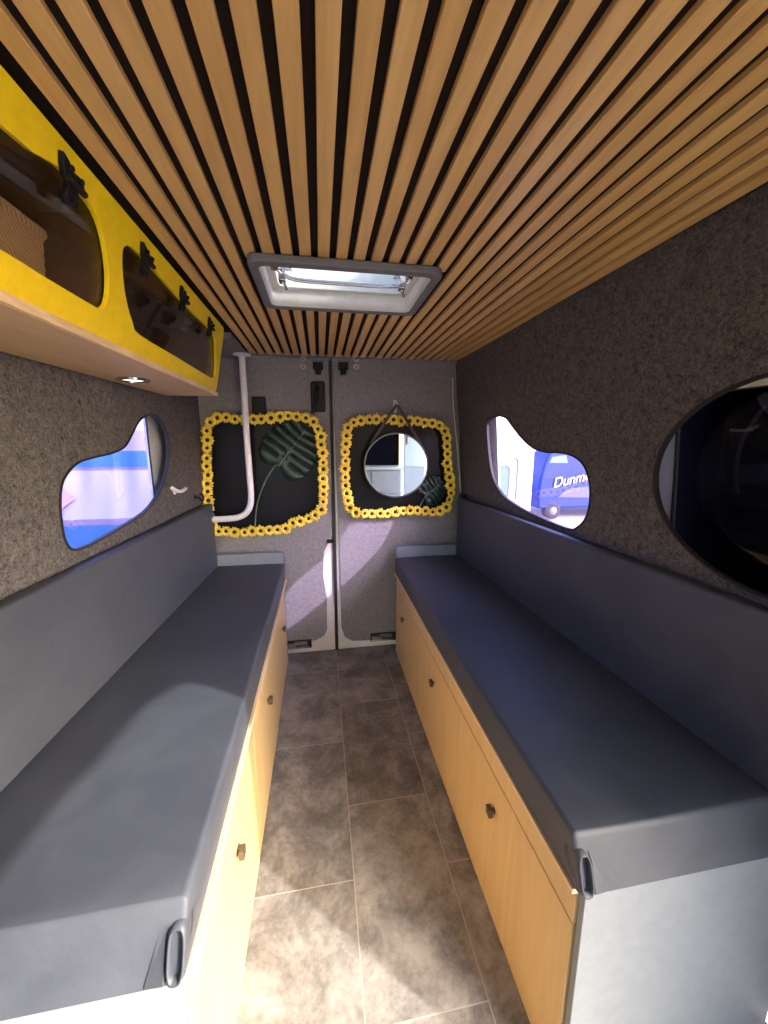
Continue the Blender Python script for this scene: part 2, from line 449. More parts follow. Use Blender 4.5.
for k in range(-8, 18):
    x0, x1 = P0+k*PITCH+GAP/2, P0+(k+1)*PITCH-GAP/2
    js = [YF, -.35, 1.28 if k < -3 else 1.05, 2.285]
    spans = [(js[0], js[1]-.001), (js[1], js[2]-.001), (js[2], js[3])] if k < -3 else [(js[0], js[1]-.001), (js[1], js[3])]
    for a, b in spans:
        hit = x1 > HX0 and x0 < HX1
        pieces = [(a, min(b, HY0)), (max(a, HY1), b)] if hit else [(a, b)]
        for c, d in pieces:
            if d-c > .01: bx(bm, x0, x1, c, d, ZC, ZC+.0112)
build('slat', bm, M['slat'], ceiling, bev=.0012, seg=1)
# grey trim over the doors
bm = bmesh.new(); prism(bm, [(-.70,2.287,ZC-.004),(.80,2.287,ZC-.004),(.84,2.287,ZC-.03),(.84,2.287,ZC+.03),(-.70,2.287,ZC+.03)], (0,.05,0))
tag(build('trim_1', bm, M['door_felt'], bev=.004), 'grey felt strip over the rear doors', 'trim', kind='structure')

# ------------------------------------------------------------------ rear doors
YD = 2.30                       # face of the felt lining
def opoly(pts, y): return [ony(u, v, y) for u, v in pts]
def make_door(name, x0, x1, lining, panel, label):
    d = tag(build(name, box(x0, x1, YD+.012, YD+.05, .0005, 1.815), M['white'], bev=.006), label, 'door', kind='structure')
    bm = bmesh.new(); prism(bm, opoly(lining, YD), (0,.012,0)); build('felt_lining', bm, M['door_felt'], d, bev=.003)
    bm = bmesh.new(); prism(bm, [Vector((x, YD-.006, z)) for x, z in panel], (0,.006,0)); build('door_window', bm, M['black_gloss'], d, bev=.002)
    return d
def panel_px(pts): return [(ony(u, v, YD-.006).x, ony(u, v, YD-.006).z) for u, v in pts]
panL = panel_px([(212,430),(216,423),(224,420),(310,419),(318,424),(322,433),(323,505),(318,514),(306,520),(270,527),(222,531),(215,524),(212,515)])
panR = panel_px([(347,432),(351,425),(360,421),(437,424),(444,428),(447,436),(449,495),(446,504),(437,510),(362,511),(352,508),(348,500)])
door1 = make_door('door_1', -.70, .060, [(180,356),(330.5,358),(332,470),(331,538),(324,552),(323,575),(327,600),(327,630),(324,636),(316,640),(180,652)], panL,
                  'left rear door lined in grey felt with white paint along its edge')
door2 = make_door('door_2', .079, .90, [(332.4,358),(455,361),(456,380),(459,420),(462,500),(462,640),(380,640),(352,641),(345,637),(341.5,628),(339.5,560),(336,470)], panR,
                  'right rear door lined in grey felt behind the round mirror')
# dark seal in the gap
bm = box(.060, .079, YD+.012, YD+.05, .0005, 1.815)
build('gap_seal', bm, M['rubber'], door1)
bm = box(.0605, .0785, YD-.002, YD+.011, .35, 1.80); build('gap_seal', bm, M['rubber'], door1)
# inner handle on door 1
c = ony(318, 397, YD)
bm = bmesh.new(); prism(bm, [Vector((c.x+x, YD-.014, c.z+z)) for x, z in rrect(-.040,.042,-.085,.085,.014,4)], (0,.014,0))
hd = build('inner_handle', bm, M['black'], door1, bev=.003)
bm = bmesh.new(); tube(bm, smooth_path([(c.x-.004,YD-.016,c.z+.055),(c.x-.004,YD-.036,c.z+.03),(c.x-.012,YD-.040,c.z-.03),(c.x-.036,YD-.040,c.z-.098)],5), .011, 10, radii=None)
build('lever', bm, M['black'], hd, smooth=60)
bm = bmesh.new(); prism(bm, [Vector((c.x+x, YD-.017, c.z+z)) for x, z in rrect(-.022,.024,.012,.068,.012,4)], (0,.003,0)); build('recess', bm, M['rubber'], hd)
# small black box at the top of door 1's window
c = ony(260, 406, YD)
build('lock_box', box(c.x-.040, c.x+.034, YD-.022, YD, c.z-.045, c.z+.050), M['black'], door1, bev=.006)
# top latches and bolts
for (u, v, d) in ((318,366,door1),(343,366,door2)):
    c = ony(u, v, YD)
    bm = bmesh.new(); bx(bm, c.x-.028, c.x+.028, YD-.03, YD, c.z-.022, c.z+.016); bx(bm, c.x-.016, c.x+.016, YD-.038, YD-.002, c.z-.05, c.z-.018)
    build('top_latch', bm, M['black'], d, bev=.005)
for (u, v, d) in ((303,363,door1),(356,363,door2)):
    c = ony(u, v, YD)
    for dz in (.020, -.022):
        bm = bmesh.new(); lathe(bm, [(.006,-.006),(.016,-.006),(.018,0),(.018,.006)], (c.x, YD-.006, c.z+dz), (0,1,0), 16)
        build('bolt_eye', bm, M['steel'], d, smooth=40)
# bottom latch mechanisms in cut-outs of the lining
for (u, v, d, sx) in ((298,644,door1,-1),(383,636,door2,1)):
    c = ony(u, v, YD)
    bm = bmesh.new()
    bx(bm, c.x-.085, c.x+.085, YD-.008, YD, c.z-.030, c.z+.028)
    lb = build('bottom_latch', bm, M['rubber'], d, bev=.004)
    bm = bmesh.new(); bx(bm, c.x-.075, c.x-.01, YD-.020, YD-.006, c.z-.016, c.z+.010); bx(bm, c.x-.02, c.x+.06, YD-.016, YD-.006, c.z-.004, c.z+.02)
    tube(bm, [(c.x-.08, YD-.018, c.z-.02), (c.x+.07, YD-.018, c.z-.012)], .005, 8)
    build('latch_bar', bm, M['steel'], lb, bev=.002)
c = ony(330.5, 541, YD)
bm = bmesh.new(); bx(bm, c.x-.022, c.x+.020, YD-.012, YD, c.z-.012, c.z+.012); tube(bm, [(c.x-.012,YD-.02,c.z),(c.x+.018,YD-.02,c.z)], .007, 8)
build('edge_catch', bm, M['black'], door1, bev=.002)
# pale rubber door seal down the right edge of the doorway
bm = bmesh.new(); tube(bm, smooth_path([ony(*p, 2.285) for p in ((452.5,378),(453,400),(455,425),(457.5,450),(459.5,475),(460.5,492))], 4), .0032, 8)
tag(build('trim_2', bm, M['white'], smooth=60), 'pale door seal down the right edge of the rear doorway', 'trim', kind='structure')

# ------------------------------------------------------------------ benches
def bench(side):
    """side +1 right, -1 left; faces measured along the aisle"""
    xf = .446 if side > 0 else -.235
    s = side
    lab = {1: 'birch plywood bench cabinet along the right wall with three black-knobbed doors',
           -1: 'birch plywood bench cabinet along the left wall, its front in the sun'}[side]
    root = empty('bench_cabinet', (xf+s*.22, 1.37, 0), lab, 'bench', None)
    X = lambda d: xf+s*d            # d metres away from the aisle
    def B(d0, d1, y0, y1, z0, z1):
        a, b = sorted((X(d0), X(d1))); return box(a, b, y0, y1, z0, z1)
    back = .40 if side < 0 else .47
    build('carcass', B(.020, back, .505, 2.222, 0, .532), M['ply'], root)
    build('top_rail', B(.0005, .019, .500, 2.222, .447, .521), M['ply'], root, bev=.001, seg=1)
    build('seat_board', B(-.016, back, .492, 2.222, .533, .545), M['ply_edge'], root, bev=.001, seg=1)
    ys = [.500, 1.103, 1.655, 2.222]
    for i in range(3):
        dep = .0 if not (side < 0 and i == 2) else .003
        d = build('door', B(dep, .018, ys[i]+.0012, ys[i+1]-.0012, .004, .444), M['ply'], root, origin=(X(.01), (ys[i]+ys[i+1])/2, .22), bev=.0012, seg=1)
        ky = (.825, 1.400, 1.99)[i]
        bm = bmesh.new()
        lathe(bm, [(.009,0),(.006,.002),(.006,.008)], (X(0), ky, .340), (-s,0,0), 14)
        prism(bm, [Vector((X(-.006), ky+a, .340+b)) for a, b in rrect(-.0125,.0125,-.0125,.0125,.003,3)], (-s*.013,0,0))
        build('knob', bm, M['brass'], d, bev=.0015)
    bm = B(.006, back+.04, .484, .499, 0, .545)
    build('end_panel', bm, M['pale'], root, bev=.0015, seg=2)['label'] = 'pale grey end panel'
    bm = B(.002, .40 if s < 0 else .43, 2.224, 2.240, 0, .706)
    build('rear_board', bm, M['pale'], root, bev=.002)['label'] = 'pale grey upright board at the door end'
    return root
bench(1); bench(-1)

def cushion_mesh(poly, z0, z1, bevel, nx=5, ny=30, amp=.003, seed=0., lean=0.):
    """soft slab on a quad footprint poly (4 xy points, aisle-near, aisle-far, wall-far, wall-near)"""
    bm = bmesh.new(); a, b, c, d = [Vector((*p, 0)) for p in poly]
    nz = 3
    def pt(i, j, k):
        u, v, w = i/nx, j/ny, k/nz
        p = (a*(1-v)+b*v)*(1-u) + (d*(1-v)+c*v)*u
        return Vector((p.x, p.y, z0+(z1-z0)*w))
    V = {}
    def g(i, j, k):
        if (i,j,k) not in V: V[(i,j,k)] = bm.verts.new(pt(i,j,k))
        return V[(i,j,k)]
    for i in range(nx):
        for j in range(ny):
            for k in (0, nz): bm.faces.new((g(i,j,k), g(i+1,j,k), g(i+1,j+1,k), g(i,j+1,k)))
    for j in range(ny):
        for k in range(nz):
            for i in (0, nx): bm.faces.new((g(i,j,k), g(i,j+1,k), g(i,j+1,k+1), g(i,j,k+1)))
    for i in range(nx):
        for k in range(nz):
            for j in (0, ny): bm.faces.new((g(i,j,k), g(i+1,j,k), g(i+1,j,k+1), g(i,j,k+1)))
    bmesh.ops.recalc_face_normals(bm, faces=bm.faces)
    es = [e for e in bm.edges if len(e.link_faces) == 2 and e.calc_face_angle(0) > .6
          and not (abs(e.verts[0].co.z-z0) < 1e-6 and abs(e.verts[1].co.z-z0) < 1e-6)]
    bmesh.ops.bevel(bm, geom=es, offset=bevel, segments=5, affect='EDGES', profile=.5, clamp_overlap=True)
    for v in bm.verts:
        n = noise.noise(Vector((v.co.x*9+seed, v.co.y*6, v.co.z*9)))
        if v.co.z > z0+.02: v.co += Vector((0,0,n*amp))
        if lean and v.co.y < .55: v.co.y += lean*(v.co.z-z0)/(z1-z0)*(.55-v.co.y)/.072
    return bm
def wl(y): return -(.7365-.04*y)
def wr(y): return xr(y, .64)-.012
cr = tag(build('bench_cushion', cushion_mesh([(.436,.478),(.436,2.222),(wr(2.222),2.222),(wr(.478),.478)], .5455, .642, .011, lean=.034), M['leather'], origin=(.66,1.35,.5455), smooth=50),
    'long slate-grey leatherette seat cushion on the right bench', 'cushion')
cl = tag(build('bench_cushion', cushion_mesh([(-.228,.478),(-.228,2.222),(wl(2.222),2.222),(wl(.478),.478)], .5455, .642, .011, seed=5., lean=.044), M['leather'], origin=(-.45,1.35,.5455), smooth=50),
    'long slate-grey leatherette seat cushion on the left bench, half in sunlight', 'cushion')
# upholstery pleat at the aisle corner of each cushion end
def pleat(cx, cy, s, parent, lean):
    """the loose tuck of cover at the corner: a flattened loop open towards the room, and the folded facet beside it"""
    bm = bmesh.new(); rows = []
    def sup(t, n=.62): c, q = math.cos(t), math.sin(t); return math.copysign(abs(c)**n, c), math.copysign(abs(q)**n, q)
    for y, f in ((cy-.019, 1), (cy-.004, 1.0), (cy+.012, .92), (cy+.03, .8)):
        rows.append([bm.verts.new((cx+s*(-.001+.0110*f*sup(2*PI*k/32)[0]), y, .5855+.031*f*sup(2*PI*k/32)[1])) for k in range(32)])
    for A, B in zip(rows, rows[1:]):
        for k in range(32): bm.faces.new((A[k], A[(k+1) % 32], B[(k+1) % 32], B[k]))
    for v in bm.verts: v.co.y += lean*(v.co.z-.5455)/.0965
    build('corner_tuck', bm, M['leather'], parent, smooth=60, solid=.003)
    bm = bmesh.new()
    P = [(cx+s*.006, cy+.004, .638), (cx+s*.015, cy-.009, .600), (cx+s*.015, cy-.011, .5475), (cx+s*.046, cy-.0095, .5475), (cx+s*.030, cy-.0085, .600), (cx+s*.014, cy+.003, .638)]
    prism(bm, [Vector(p) for p in P], (0,.012,0))
    for v in bm.verts: v.co.y += lean*(v.co.z-.5455)/.0965
    build('corner_fold', bm, M['leather'], parent, bev=.003, seg=3)
pleat(.447, .484, 1, cr, .034); pleat(-.239, .484, -1, cl, .044)

def backrest(side):
    if side > 0: f = lambda y: .905-.034*y
    else: f = lambda y: -(.700-.045*y)
    s = side; y0, y1 = .30, 2.222
    t = .050
    bm = cushion_mesh([(f(y0), y0), (f(y1), y1), (f(y1)+s*t*(.80 if s > 0 else .88), y1), (f(y0)+s*t*(.80 if s > 0 else .88), y0)], .645, 1.008, .010, nx=2, ny=26, amp=.0, seed=2.)
    lab = {1: 'dark slate leatherette back cushion along the right wall', -1: 'dark slate leatherette back cushion along the left wall'}[side]
    return tag(build('back_cushion', bm, M['leather'], origin=(f(1.3)+s*.025, 1.3, .645), smooth=50), lab, 'cushion')
backrest(1); backrest(-1)

# ------------------------------------------------------------------ overhead locker
LY0, LY1 = .12, 1.885
FB, FT = Vector((-.455, 0, 1.565)), Vector((-.382, 0, 1.815))     # face foot and head (section)
fdir = (FT-FB).normalized(); fn = Vector((fdir.z, 0, -fdir.x))       # outward face normal (+x, a little down)
def onF(u, v, d=0): return onplane(u, v, FB+fn*d, fn)
lk = empty('overhead_locker', (-.56, 1.0, 1.55), 'yellow wall locker with smoked panes and plywood base over the left bench', 'cabinet')
w1 = smooth_loop([onF(*p) for p in [(58.6,167),(82,194),(96,214),(105,241),(109.5,276),(108,300),(103,309),(94,306),(40,274),(0,249)]]+[FB+fdir*.052+Vector((0,.30,0)), FB+fdir*.08+Vector((0,.24,0)), FB+fdir*.17+Vector((0,.24,0)), FB+fdir*.208+Vector((0,.30,0))]+[onF(0,124)], 3)
w2 = smooth_loop([onF(*p) for p in [(122.3,258),(124,247.5),(130,246),(138,253),(153,268),(176,295),(203,323),(213,333),(216,343),(216.5,360),(216,373),(213.5,378),(208,376),(175,356),(140,335),(133,323),(126.6,301),(123.3,278)]], 3)
def face_loop():
    pts = []
    for (y, z0, r, a0) in ((LY1, 0, .045, None),):
        pass
    L = (FT-FB).length
    for a, b in rrect(LY0, LY1, 0, L, .028, 6): pts.append(FB+fdir*b+Vector((0, a-(.085*b/L if a > 1 else 0), 0)))
    return pts
bm = bmesh.new(); holed(bm, face_loop(), [w1, w2], -fn*.010)
build('locker_front', bm, M['yellow'], lk, bev=.004, seg=3)['label'] = 'glossy yellow moulded front with two rounded openings'
# body: ends, top and back
def sect(y): return [FB+Vector((-.024,y,.0)), FT+Vector((-.026,y,-.003)), Vector((xl(y,0)+.004,y,1.810)), Vector((xl(y,0)+.004,y,1.565))]
bm = bmesh.new()
for ya, yb in ((LY0+.012, LY0+.026), (.956, .972), (LY1-.115, LY1-.100)):
    prism(bm, sect(ya), (0, yb-ya, 0))
a, b = sect(LY0+.026), sect(LY1-.115)
for i, d in ((1, (0,0,-.010)), (2, (.010,0,0))):
    j = (i+1) % 4; prism(bm, [a[i], a[j], b[j], b[i]], d)
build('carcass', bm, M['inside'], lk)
zb = 1.565
bm = bmesh.new(); prism(bm, [Vector((FB.x+.004, LY0+.004, zb)), Vector((FB.x+.004, LY1-.012, zb)), Vector((xl(LY1,0)+.004, LY1-.012, zb)), Vector((xl(LY0,0)+.004, LY0+.004, zb))], (0,0,-.018))
build('base_board', bm, [M['ply_base']], lk, bev=.001, seg=1)
bm = box(FB.x+.0045, FB.x+.009, LY0+.004, LY1-.012, zb-.017, zb-.001); build('base_edging', bm, M['ply_edge'], lk)
for w, ys in ((w1, (.36,.79)), (w2, (1.068,1.318,1.605))):
    inner = offset_loop(w, .010, fn)
    bm = bmesh.new(); prism(bm, [p-fn*.017 for p in inner], fn*.005)
    p = build('smoked_pane', bm, M['smoke'], lk)
    p['label'] = 'smoked see-through flap'
    for y in ys:
        z = .2135
        o = FB+fdir*z+Vector((0,y,0))
        def Q(a, b, h): return o+Vector((0,a*1.05,0))+fdir*b+fn*h
        bm = bmesh.new()
        prism(bm, [Q(*q, .001) for q in ((-.034,.026),(-.020,.022),(-.006,.014),(.014,.016),(.024,.006),(.020,-.004),(.010,-.006),(.016,-.024),(.008,-.036),(-.010,-.038),(-.018,-.026),(-.014,-.008),(-.024,-.002),(-.030,.010))], fn*.009)
        tube(bm, [Q(-.022,-.003,.012), Q(.022,-.003,.012)], .006, 10)
        for a, b in ((-.016,.014),(.010,.010),(-.002,-.026)):
            lathe(bm, [(.005,.008),(.005,.013),(.003,.0145),(0,.0145)], Q(a,b,.001), fn, 10)
        build('hinge', bm, M['black'], p, bev=.0015)
# recessed downlight in the base
c = onplane(133, 378.5, (0,0,zb-.018), (0,0,1))
bm = bmesh.new(); lathe(bm, [(.034,.0),(.046,.0),(.048,-.003),(.046,-.008),(.036,-.009),(.034,-.004)], c, (0,0,1), 32)
dl = build('downlight', bm, M['chrome'], lk, smooth=40)
bm = bmesh.new(); lathe(bm, [(0,-.004),(.034,-.004),(.034,-.001),(0,-.001)], c, (0,0,1), 32); build('lamp_lens', bm, M['lens'], dl)

# what stands in the locker
def basket(loc, w, d, h):
    root = empty('wicker_basket', loc, 'beige woven basket behind the nearer smoked locker pane', 'basket')
    x, y, z = loc
    bm = bmesh.new(); rows = []
    n = 40
    for k in range(19):
        t = k/18; f = .90+.10*t + (.012 if k % 2 else 0)
        rows.append([bm.verts.new((x+p*f, y+q*f, z+h*t)) for p, q in rrect(-w/2, w/2, -d/2, d/2, .03, 8)])
    for A, B in zip(rows, rows[1:]):
        for j in range(len(A)): bm.faces.new((A[j], A[(j+1) % len(A)], B[(j+1) % len(A)], B[j]))
    bm.faces.new(rows[0])
    build('basket_body', bm, M['wicker'], root, smooth=30)
    bm = bmesh.new(); L = [Vector((x+p*1.0, y+q*1.0, z+h)) for p, q in rrect(-w/2, w/2, -d/2, d/2, .03, 8)]
    tube(bm, L+[L[0]], .007, 8); build('basket_rim', bm, M['wicker'], root, smooth=60)
basket((-.565, .765, zb+.001), .16, .235, .155)
def bottle(loc, r, h, mat, label, grp=None):
    root = empty('bottle', loc, label, 'bottle', grp)
    bm = bmesh.new(); lathe(bm, [(0,0),(r*.9,0),(r,.006),(r,h*.6),(r*.8,h*.72),(r*.35,h*.82),(r*.35,h*.93)], loc, (0,0,1), 20); build('bottle_body', bm, mat, root, smooth=50)
    bm = bmesh.new(); lathe(bm, [(r*.36,h*.93),(r*.45,h*.93),(r*.45,h),(0,h)], loc, (0,0,1), 16); build('bottle_cap', bm, M['black'], root, smooth=50)
bottle((-.56, .918, zb+.001), .030, .175, M['black'], 'dark bottle beside the woven basket behind the smoked pane')
bottle((-.555, 1.14, zb+.001), .028, .17, M['grey_frame'], 'slim grey bottle behind the farther smoked locker pane')

# ------------------------------------------------------------------ roof hatch
hx = empty('roof_hatch', ((HX0+HX1)/2, (HY0+HY1)/2, ZC), 'grey-framed roof hatch with cream liner set into the timber ceiling', 'hatch')
outer = [ (x, y) for x, y in rrect(-.172, .350, 1.096, 1.462, .030, 5)]
inner = [ (x, y) for x, y in rrect(-.146, .324, 1.128, 1.432, .022, 5)]
bm = bmesh.new(); ring(bm, [Vector((x,y,1.797)) for x,y in outer], [Vector((x,y,1.797)) for x,y in inner], (0,0,.020))
build('hatch_frame', bm, M['grey_frame'], hx, bev=.004)
# liner well, a little wider at the room side
bm = bmesh.new()
lo = rrect(-.147, .325, 1.127, 1.433, .022, 5); mid = rrect(-.142, .320, 1.133, 1.427, .03, 5); hi = rrect(-.120, .298, 1.15, 1.41, .03, 5)
rows = []
for L, z in ((lo, 1.80), (mid, 1.845), (mid, 1.85), (hi, 1.853), (hi, 2.02)):
    rows.append([bm.verts.new((x, y, z)) for x, y in L])
for A, B in zip(rows, rows[1:]):
    for j in range(len(A)): bm.faces.new((A[j], A[(j+1) % len(A)], B[(j+1) % len(A)], B[j]))
build('hatch_liner', bm, M['liner'], hx, smooth=35, solid=.004)
bm = bmesh.new(); L = [Vector((x, y, 1.851)) for x, y in rrect(-.139, .317, 1.136, 1.424, .03, 5)]; tube(bm, L+[L[0]], .0022, 6); build('seal', bm, M['rubber'], hx, smooth=60)
bm = bmesh.new(); prism(bm, [Vector((x, y, 2.024)) for x, y in rrect(-.16, .34, 1.11, 1.45, .03, 5)], (0,0,.004)); build('dome', bm, M['dome'], hx)
bm = bmesh.new(); tube(bm, smooth_path([(-.105,1.235,1.835),(-.06,1.252,1.818),(.09,1.256,1.816),(.25,1.252,1.818),(.285,1.235,1.835)], 5), .006, 10); build('pull_bar', bm, M['chrome'], hx, smooth=60)
for x in (-.095, .262):
    bm = bmesh.new(); bx(bm, x-.010, x+.010, 1.236, 1.268, 1.808, 1.840); tube(bm, [(x,1.252,1.812),(x+.012,1.272,1.795)], .005, 8); bx(bm, x-.03, x+.03, 1.136, 1.240, 1.832, 1.838)
    build('hatch_catch', bm, M['chrome'], hx, bev=.002)

# ------------------------------------------------------------------ sunflower garlands
def sunflower_meshes():
    bm = bmesh.new(); n = 11
    for layer, (r, tilt, off) in enumerate(((.0345, .010, 0), (.028, .015, .5))):
        for k in range(n):
            a = 2*PI*(k+off)/n + random.uniform(-.06, .06); rr = r*random.uniform(.90, 1.08)
            ca, sa = math.cos(a), math.sin(a); vs = []
            for (t, w, h) in ((.22,.0035,0), (.45,.0075,.35), (.72,.0072,.8), (1,.0008,.95)):
                for sg in (-1, 1):
                    vs.append(bm.verts.new((ca*rr*t-sa*w*sg, -tilt*h-.003*layer, sa*rr*t+ca*w*sg)))
            for i in range(3): bm.faces.new((vs[2*i], vs[2*i+1], vs[2*i+3], vs[2*i+2]))
    fl = build('sunflower', bm, M['petal'], None, smooth=40, solid=.0008)
    bm = bmesh.new(); lathe(bm, [(.0105,0),(.0115,.005),(.0095,.010),(.005,.0125),(0,.0125)], (0,0,0), (0,-1,0), 14)
    ce = build('seed_head', bm, M['seed'], fl, smooth=60)
    return fl, ce
FL, CE = sunflower_meshes()
first = [True]
def garland(path, closed, spacing, label):
    P = [ony(u, v, 2.257) for u, v in path]
    P = smooth_loop(P, 8); P.append(P[0].copy())
    c = sum(P, Vector())/len(P)
    root = empty('sunflower_garland', (c.x, 2.27, c.z), label, 'garland', None)
    bm = bmesh.new(); tube(bm, [p+Vector((0,.009,0)) for p in P], .003, 6, caps=False); build('vine', bm, M['vine'], root, smooth=60)
    tot = sum((b-a).length for a, b in zip(P, P[1:])); n = round(tot/spacing); step = tot/n; acc = 0; nxt = 0; cnt = 0
    base = worldloc(root)
    for a, b in zip(P, P[1:]):
        l = (b-a).length
        while nxt <= acc+l and cnt < n:
            p = a.lerp(b, (nxt-acc)/l) - base
            p += Vector((random.uniform(-.004,.004), random.uniform(-.006,.004), random.uniform(-.004,.004)))
            if first[0]: f, ce = FL, CE; first[0] = False
            else:
                f = FL.copy(); COL.objects.link(f); ce = CE.copy(); COL.objects.link(ce); ce.parent = f
            f.parent = root; f.location = p; s = random.uniform(.90, 1.12); f.scale = (s, s, s)
            f.rotation_euler = (random.uniform(-.25,.25), random.uniform(0, 6.28), random.uniform(-.25,.25))
            nxt += step; cnt += 1
        acc += l
    return root
garland([(208,440),(208,428),(213,420),(224,418),(240,419),(258,419),(275,418),(290,416),(304,417),(314,423),(320,433),(322,450),(323,468),(323,486),(323,502),(319,513),(308,518),(295,522),(284,528),(270,530),(255,531),(240,532),(228,532),(217,530),(212,520),(209,505),(208,485),(208,462)], True, .0475,
        'sunflower garland framing the left rear door window with the big leaf')
garland([(346,436),(348,427),(355,421),(368,420),(380,419),(394,420),(408,421),(422,422),(434,424),(443,428),(447,438),(447,452),(448,468),(450,484),(450,497),(445,508),(434,511),(420,511),(407,510),(395,512),(380,513),(366,513),(353,511),(348,500),(346,485),(345,468),(345,452)], True, .0475,
        'sunflower garland framing the right rear door window behind the mirror')

# ------------------------------------------------------------------ monstera leaves
def monstera(name, center, size, tip_ang, stem_pts, label, y):
    """heart-shaped blade with slots cut between the ribs; tip_ang: direction of the tip in the door plane"""
    root = empty(name, (center[0], y, center[1]), label, 'leaf')
    bm = bmesh.new(); ct, st = math.cos(tip_ang), math.sin(tip_ang)
    def place(a, b):     # a along midrib (-.5..0.5 tip), b across
        rr = math.hypot(a, b)
        return Vector((center[0]+(a*ct-b*st)*size, y-.008*math.cos(min(1, rr/.75)*PI/2)+.012*abs(b), center[1]+(a*st+b*ct)*size))
    NL = 6
    def outline(s):      # half-width along the blade
        t = (s+.5)
        return .52*math.sin(PI*min(1, max(0, t))**.72)**.62
    for sg in (-1, 1):
        for k in range(NL):
            # each lobe: a curved finger from the midrib to the margin
            t0, t1 = -.40+.86*k/NL, -.40+.86*(k+1)/NL
            fan = lambda t: .9*(t+.12)          # lobes lean towards tip / base
            rows = []
            for j in range(8):
                q = j/7
                gap = .010*(max(0, q-.5)/.5)
                ra = []
                for e, t in ((0, t0), (1, t1)):
                    w = outline(t*.98)
                    rad = w*(1 - (.05 if q > .9 else 0))
                    lean = fan(t)*q*.48
                    aa = t*.92 + lean*rad*1.1 + (gap if e == 0 else -gap)
                    bb = sg*rad*q
                    if k == 0 and e == 0: aa -= .16*q*(1-q)*2+.05*q
                    ra.append(bm.verts.new(place(aa, bb)+Vector((0, .0025*math.sin(q*6+k), 0))))
                mid = (ra[0].co+ra[1].co)/2 + Vector((0, -.006*q, 0))
                if q > .9:
                    mid += (place((t0+t1)/2*1.04+fan((t0+t1)/2)*.22, sg*(outline((t0+t1)/2)+.03)) - mid)*.35
                rows.append((ra[0], bm.verts.new(mid), ra[1]))
            for A, B in zip(rows, rows[1:]):
                for i in range(2): bm.faces.new((A[i], A[i+1], B[i+1], B[i]))
    bmesh.ops.remove_doubles(bm, verts=bm.verts, dist=.0008)
    build('leaf_blade', bm, M['leaf'], root, smooth=50, solid=.0015)
    bm = bmesh.new()
    tube(bm, [place(-.40+.86*i/8, 0)+Vector((0,-.003,0)) for i in range(9)], .003, 8, radii=[.0045-.0035*i/8 for i in range(9)])
    build('midrib', bm, M['stem'], root, smooth=60)
    bm = bmesh.new(); tube(bm, smooth_path(stem_pts+[place(-.38, 0)], 6), .0042, 8); build('stem', bm, M['stem'], root, smooth=60)
    return root
lc = ony(292, 448, 2.283)
sp = [ony(*p, 2.284) for p in ((255,527),(256,512),(259,497),(266,480),(275,466))]
monstera('monstera_leaf', (lc.x, lc.z), .328, math.radians(52), sp, 'big dark green split leaf with curved stem on the left rear door', 2.283)
lc2 = ony(433, 489, 2.285)
sp2 = [ony(*p, 2.284) for p in ((420,506),(423,500))]
monstera('monstera_leaf', (lc2.x, lc2.z), .18, math.radians(40), sp2, 'small dark split leaf peeping out below the round mirror', 2.283)

# ------------------------------------------------------------------ mirror, strap, hook
mc = ony(396, 465.5, 2.205); mr = .184
mt = empty('round_mirror', mc, 'round wall mirror hanging by a strap over the right rear door window', 'mirror')
MR = Matrix.Rotation(math.radians(0), 3, 'Z')
mn = Vector((-.10, -1, .00)).normalized()
bm = bmesh.new(); lathe(bm, [(mr,-.012),(mr+.006,-.012),(mr+.008,-.006),(mr+.008,.010),(mr+.004,.014),(mr-.002,.014),(mr-.003,.004),(mr-.003,-.0)], mc, mn, 64)
build('mirror_rim', bm, M['dark_steel'], mt, smooth=40)
bm = bmesh.new(); lathe(bm, [(0,-.008),(mr-.002,-.008),(mr-.002,.004),(0,.004)], mc, mn, 64); build('mirror_glass', bm, M['mirror'], mt, smooth=30)
hk = ony(397, 404, 2.232)
bm = bmesh.new()
for sg in (-1, 1):
    a = math.radians(90+sg*50); e = mc+Vector((math.cos(a)*(mr+.010), .006, math.sin(a)*(mr+.010)))
    top = Vector((hk.x, 2.232, hk.z-.001)); d = (e-top).normalized(); w = d.cross(Vector((0,1,0)))*.008
    prism(bm, [top+w, top-w, e-w, e+w], (0,.003,0))
build('strap', bm, M['leather_strap'], mt)
ho = empty('wall_hook', (hk.x, YD, hk.z), 'small white hook holding up the round mirror strap', 'hook')
bm = bmesh.new(); prism(bm, [Vector((hk.x+x, YD-.005, hk.z+z)) for x, z in rrect(-.010,.010,-.045,.03,.008,4)], (0,.005,0)); build('hook_plate', bm, M['white'], ho, bev=.001)
bm = bmesh.new(); tube(bm, smooth_path([(hk.x,YD-.004,hk.z+.012),(hk.x,YD-.050,hk.z+.000),(hk.x,YD-.068,hk.z-.008),(hk.x,YD-.076,hk.z+.004),(hk.x,YD-.074,hk.z+.016)],4), .0038, 8); build('hook_arm', bm, M['chrome'], ho, smooth=60)

# ------------------------------------------------------------------ bent white tube by the left rear door
pp = [ony(242,357,2.20)]+[ony(*p, 2.20) for p in ((244.5,400),(247,440),(250,480),(251,497),(250,506),(246,513),(239,517),(230,518.5),(211,519.5))]
bt = empty('bent_tube', (pp[0].x, 2.20, pp[0].z), 'white bent tube running from the ceiling down to the left back cushion', 'tube')
pp[0].z = ZC-.030
bm = bmesh.new(); tube(bm, smooth_path(pp, 6), .0170, 16); build('tube', bm, M['pipe'], bt, smooth=60)
bm = bmesh.new(); lathe(bm, [(0,0),(.045,0),(.045,-.006),(.020,-.012),(0,-.012)], (pp[0].x, 2.20, ZC-.021), (0,0,1), 24); build('flange', bm, M['pipe'], bt, smooth=40)

